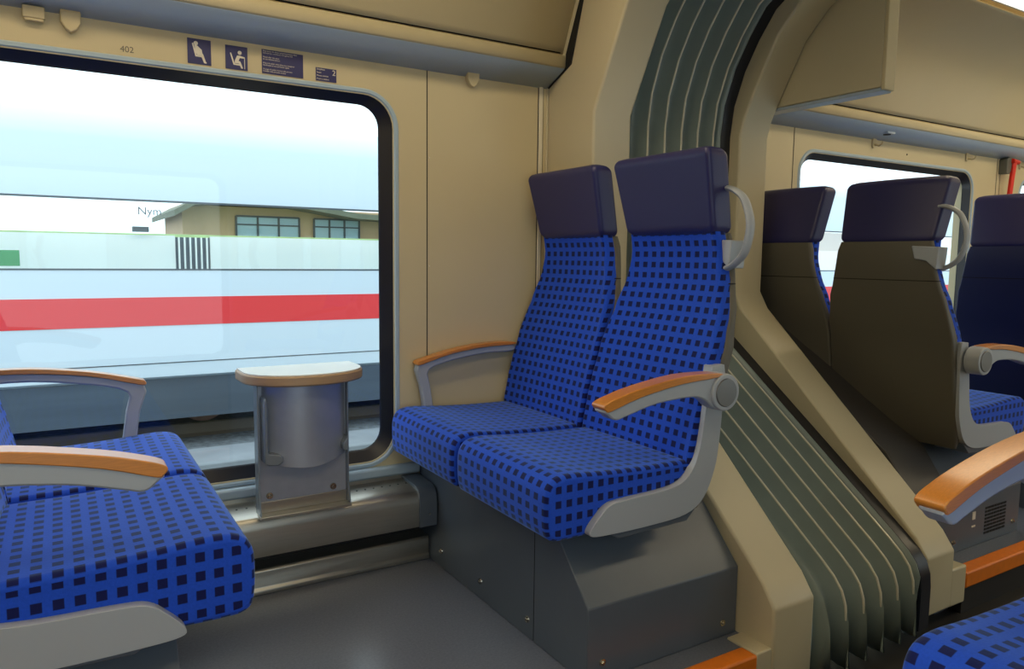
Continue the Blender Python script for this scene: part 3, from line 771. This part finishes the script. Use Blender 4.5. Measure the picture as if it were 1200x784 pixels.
lines = ['Bitte lassen Sie diesen gekennzeichneten Platz', 'behinderten und älteren Fahrgästen frei', '', 'Please offer this place', 'to any disabled person', '', 'Prière de céder cette place aux voyageurs', 'handicapés et aux personnes âgées', '', 'Si prega di cedere il posto alle persone', 'invalide e alle persone anziane']
text([(t, -0.0565, 0.0275-i*0.0056, 0.0053) for i, t in enumerate(lines) if t], s3, (0, -0.0027, 0))['kind'] = 'stuff'
text([(t, -0.029, 0.0125-i*0.0092, 0.0065) for i, t in enumerate(['Sitzplätze', 'Seats', 'Places assises', 'Posti a sedere'])], s4, (0, -0.0027, 0))['kind'] = 'stuff'
text([('2', 0.018, 0.001, 0.022)], s4, (0, -0.0027, 0), name='class_number')
o = text([('402', 0, 0, 0.022)], None, (0.167, W-0.0006, 1.530), M_TEXT, 'seat_number')
tag(o, 'grey seat number 402 printed on the cream wall above the window', 'number')

# ------------------------------------------------------------------ outside: passing train, track, station
M_TW = mat('train_white', srgb(210, 228, 240), 0.3)
M_TR = mat('train_red', srgb(228, 56, 62), 0.35)
M_TS = mat('train_skirt', srgb(74, 88, 102), 0.5, noise=0.15, nscale=2, stretch=(0.3, 1, 3))
M_TL = mat('train_line', srgb(70, 82, 90), 0.5)
M_TG = glass_mat('train_glass', (0.94, 0.99, 0.99, 1), 0.05)
M_TI = mat('train_pale', srgb(246, 248, 244), 0.7)
M_BAL = mat('ballast', srgb(116, 124, 130), 0.9, noise=0.35, nscale=14, bump=0.6, bscale=20)
M_RAIL = mat('rail_steel', srgb(150, 140, 125), 0.35, metal=0.7)
M_CONC = mat('concrete_edge', srgb(142, 150, 156), 0.8, noise=0.1, nscale=3)
M_RUST = mat('bogie_rust', srgb(98, 74, 60), 0.8, noise=0.3, nscale=5)
M_BRICK = mat('station_render', srgb(205, 172, 136), 0.8, noise=0.06, nscale=3)
M_ROOF = mat('station_roof', srgb(112, 116, 100), 0.8, noise=0.1, nscale=3)
M_GREEN = mat('hedge_green', srgb(196, 222, 150), 0.9, noise=0.15, nscale=3)
M_WGL = mat('station_glass', srgb(170, 200, 212), 0.2)
M_GPLATE = mat('green_panel', srgb(70, 160, 100), 0.6)
TY = 8.6
root = empty('passing_train', (5.0, TY+1.4, -1.0)); c = Vector(root.location)
TX0, TX1 = -14.0, 34.0
zW0, zW1 = 0.838, 1.545
def tp(name, prof, m, x0=TX0, x1=TX1, closed=True):
    bm = bmesh.new(); prism(bm, prof, x0, x1, lambda p, q, t: (t, p, q)); return mesh_obj(name, shift(bm, c), m, root, ang=50)
tp('lower_body', [(TY, zW0), (TY, -0.30), (TY+0.05, -0.33), (TY+2.75, -0.33), (TY+2.8, -0.30), (TY+2.8, zW0), (TY+2.72, zW0), (TY+2.72, -0.2), (TY+0.08, -0.2), (TY+0.08, zW0)], M_TW)
roofp = [(TY, zW1), (TY, 2.15)]+[(TY+1.4*(1-math.cos(PI/2*i/8)), 2.15+0.45*math.sin(PI/2*i/8)) for i in range(1, 9)]
roofp += [(2*(TY+1.4)-a, b) for a, b in roofp[-2:0:-1]]+[(TY+2.8, 1.95)]
inner = [(TY+2.72, 1.95), (TY+2.70, 2.1), (TY+1.4, 2.35), (TY+0.10, 2.1), (TY+0.03, zW1)]
tp('roof', roofp+inner, M_TW)
tp('red_stripe', [(TY-0.006, 0.245), (TY-0.006, 0.545), (TY+0.01, 0.545), (TY+0.01, 0.245)], M_TR)
tp('body_line', [(TY-0.005, -0.160), (TY-0.005, -0.150), (TY+0.01, -0.150), (TY+0.01, -0.160)], M_TL)
tp('window_frame', [(TY-0.006, zW1-0.012), (TY-0.006, zW1+0.008), (TY+0.01, zW1+0.008), (TY+0.01, zW1-0.012)], M_TL)
tp('window_frame', [(TY-0.006, zW0-0.010), (TY-0.006, zW0+0.006), (TY+0.01, zW0+0.006), (TY+0.01, zW0-0.010)], M_TL)
bm = bmesh.new(); v = [bm.verts.new(Vector(p)-c) for p in ((TX0, TY+0.004, zW0), (TX1, TY+0.004, zW0), (TX1, TY+0.004, zW1), (TX0, TY+0.004, zW1))]; bm.faces.new(v)
mesh_obj('window_strip', bm, M_TG, root, smooth=False)
tp('skirt', [(TY+0.05, -0.32), (TY+0.07, -0.78), (TY+0.3, -0.80), (TY+2.5, -0.80), (TY+2.73, -0.78), (TY+2.75, -0.32)], M_TS)
for i, x in enumerate((1.4, 3.0, 9.6, 12.0)):
    bm = bmesh.new(); disc(bm, Vector((x, TY+0.6, -0.68))-c, (0, 1, 0), 0.27, 0.12, 32); mesh_obj('wheel', bm, M_RUST, root, bevel=0.01)
# pale panels put behind the window strip to stand in for its reflection
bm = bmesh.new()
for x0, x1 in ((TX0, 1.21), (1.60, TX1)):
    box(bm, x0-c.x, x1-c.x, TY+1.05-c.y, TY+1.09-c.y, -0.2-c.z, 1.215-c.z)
mesh_obj('reflection_panels', bm, M_TI, root, smooth=False)
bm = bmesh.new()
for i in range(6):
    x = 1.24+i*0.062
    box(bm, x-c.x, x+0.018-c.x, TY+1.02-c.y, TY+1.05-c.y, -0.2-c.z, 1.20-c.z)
mesh_obj('stripe_bars', bm, M_TI, root, smooth=False)  # upright pale bars in front of a dark back
bm = bmesh.new(); box(bm, 1.20-c.x, 1.61-c.x, TY+1.12-c.y, TY+1.14-c.y, -0.2-c.z, 1.20-c.z); mesh_obj('stripe_back', bm, M_TS, root, smooth=False)
bm = bmesh.new(); box(bm, TX0-c.x, TX1-c.x, TY+0.5-c.y, TY+0.7-c.y, 1.98-c.z, 2.0-c.z)
mesh_obj('fill_strip', bm, emit_mat('fill_glow', (1, 0.98, 0.9, 1), 5.0), root, smooth=False)  # added glowing strip that brightens the pale panels
tag(root, 'white express train with a red stripe passing outside the window', 'train')
text([('Nym', 0, 0, 0.115)], root, Vector((0.73, TY-0.004, 1.40))-c, M_TL)
o = boxo('headrest', (0.76, 0.93, TY+1.0, TY+1.1, 1.25, 1.31), M_TL); o.parent = root; o.matrix_parent_inverse = Matrix.Translation(-c)
o = boxo('green_panel', (-0.9, -0.32, TY+0.5, TY+0.52, 0.86, 1.02), M_GPLATE); o.parent = root; o.matrix_parent_inverse = Matrix.Translation(-c)

# station building
root = empty('station_building', (6.0, 19, -1.0)); c = Vector(root.location)
SY = 17.5
def sb(name, dims, m):
    bm = bmesh.new(); box(bm, *dims); return mesh_obj(name, shift(bm, c), m, root, smooth=False)
sb('wall', (2.35, 26, SY, SY+3, -1.0, 2.06), M_BRICK)
bm = bmesh.new()
rp = [(2.1, 1.90), (2.5, 2.14), (3.4, 2.24), (4.6, 2.18), (6.0, 1.98), (7.0, 1.95), (9, 2.2), (12, 2.4), (26.5, 2.4)]
prism(bm, rp+[(a, b-0.12) for a, b in rp[::-1]], SY-0.8, SY+3.4, lambda p, q, t: (p, t, q)); mesh_obj('roof', shift(bm, c), M_ROOF, root, smooth=False)
for i, (x0, x1) in enumerate(((3.45, 4.85), (5.2, 6.3), (6.9, 8.0), (8.6, 9.8), (10.4, 11.6))):
    sb('window', (x0, x1, SY-0.03, SY+0.02, 1.35, 1.86), M_WGL)
    bm = bmesh.new()
    for q in range(4):
        x = x0+(x1-x0)*q/3; box(bm, x-0.02, x+0.02, SY-0.06, SY-0.02, 1.35, 1.86)
    box(bm, x0, x1, SY-0.06, SY-0.02, 1.66, 1.69); box(bm, x0, x1, SY-0.06, SY-0.02, 1.84, 1.88)
    mesh_obj('window_bars', shift(bm, c), M_TL, root, smooth=False)
tag(root, 'blurred ochre station building seen through the passing train windows', 'building')
o = boxo('hedge', (-12, 7.0, 14.3, 14.8, -1.0, 1.345), M_GREEN); tag(o, 'pale green hedge behind the passing train', 'hedge')

# track bed
bm = bmesh.new(); box(bm, -40, 60, 2.6, 60, -1.35, -1.12); struct(mesh_obj('ground', bm, M_BAL, smooth=False))
for i, y in enumerate((TY+0.65, TY+2.1)):
    bm = bmesh.new(); prism(bm, [(y-0.06, -1.12), (y+0.06, -1.12), (y+0.02, -1.09), (y+0.02, -1.0), (y+0.035, -0.97), (y-0.035, -0.97), (y-0.02, -1.0), (y-0.02, -1.09)], -30, 45, lambda p, q, t: (t, p, q))
    tag(mesh_obj('rail', bm, M_RAIL), 'steel rail under the passing train, %s of two' % ('nearer' if i == 0 else 'farther'), 'rail', 'rails')
struct(boxo('ground_path', (-30, 45, 7.4, 8.05, -1.13, -0.98), M_CONC, bevel=0.02))
struct(boxo('ground_kerb', (-30, 45, 5.9, 6.3, -1.13, -1.03), M_RUST, bevel=0.02))

# ------------------------------------------------------------------ world and camera
w = bpy.data.worlds.new('world'); SC.world = w; w.use_nodes = True
bg = w.node_tree.nodes['Background']; bg.inputs['Color'].default_value = (0.80, 0.93, 1.0, 1); bg.inputs['Strength'].default_value = 2.0
for i, (a, b) in enumerate(WIN):
    for y, r in ((W+0.10, -1), (WO-0.10, 1)):
        l = bpy.data.lights.new('daylight_portal', 'AREA'); l.shape = 'RECTANGLE'; l.size = b-a+0.2; l.size_y = 1.3
        l.cycles.is_portal = True
        o = bpy.data.objects.new('daylight_portal', l); COL.objects.link(o); o.location = ((a+b)/2, y, 0.92)
        o.rotation_euler = (-PI/2 if r < 0 else PI/2, 0, 0)

cam = bpy.data.cameras.new('camera'); co = bpy.data.objects.new('camera', cam); COL.objects.link(co)
cam.sensor_width = 36; cam.lens = 870/1200*36; cam.clip_start = 0.02; cam.clip_end = 300
X = Vector((0.85350261, 0.04357041, -0.51926382)); Y = Vector((-0.52095861, 0.09360195, -0.84843433)); Z = Vector((0.01163747, 0.99465587, 0.10258789))
co.matrix_world = Matrix(((X.x, X.y, X.z, 0), (Y.x, Y.y, Y.z, 0), (Z.x, Z.y, Z.z, 1.0), (0, 0, 0, 1)))
SC.camera = co
SC.view_settings.view_transform = 'Standard'; SC.view_settings.look = 'None'; SC.view_settings.gamma = 1; SC.view_settings.use_curve_mapping = False
SC.view_settings.exposure = 0.0
SC.cycles.max_bounces = 10; SC.cycles.diffuse_bounces = 5; SC.cycles.transparent_max_bounces = 12
SC.cycles.sample_clamp_indirect = 6.0
SC.cycles.caustics_reflective = False; SC.cycles.caustics_refractive = False
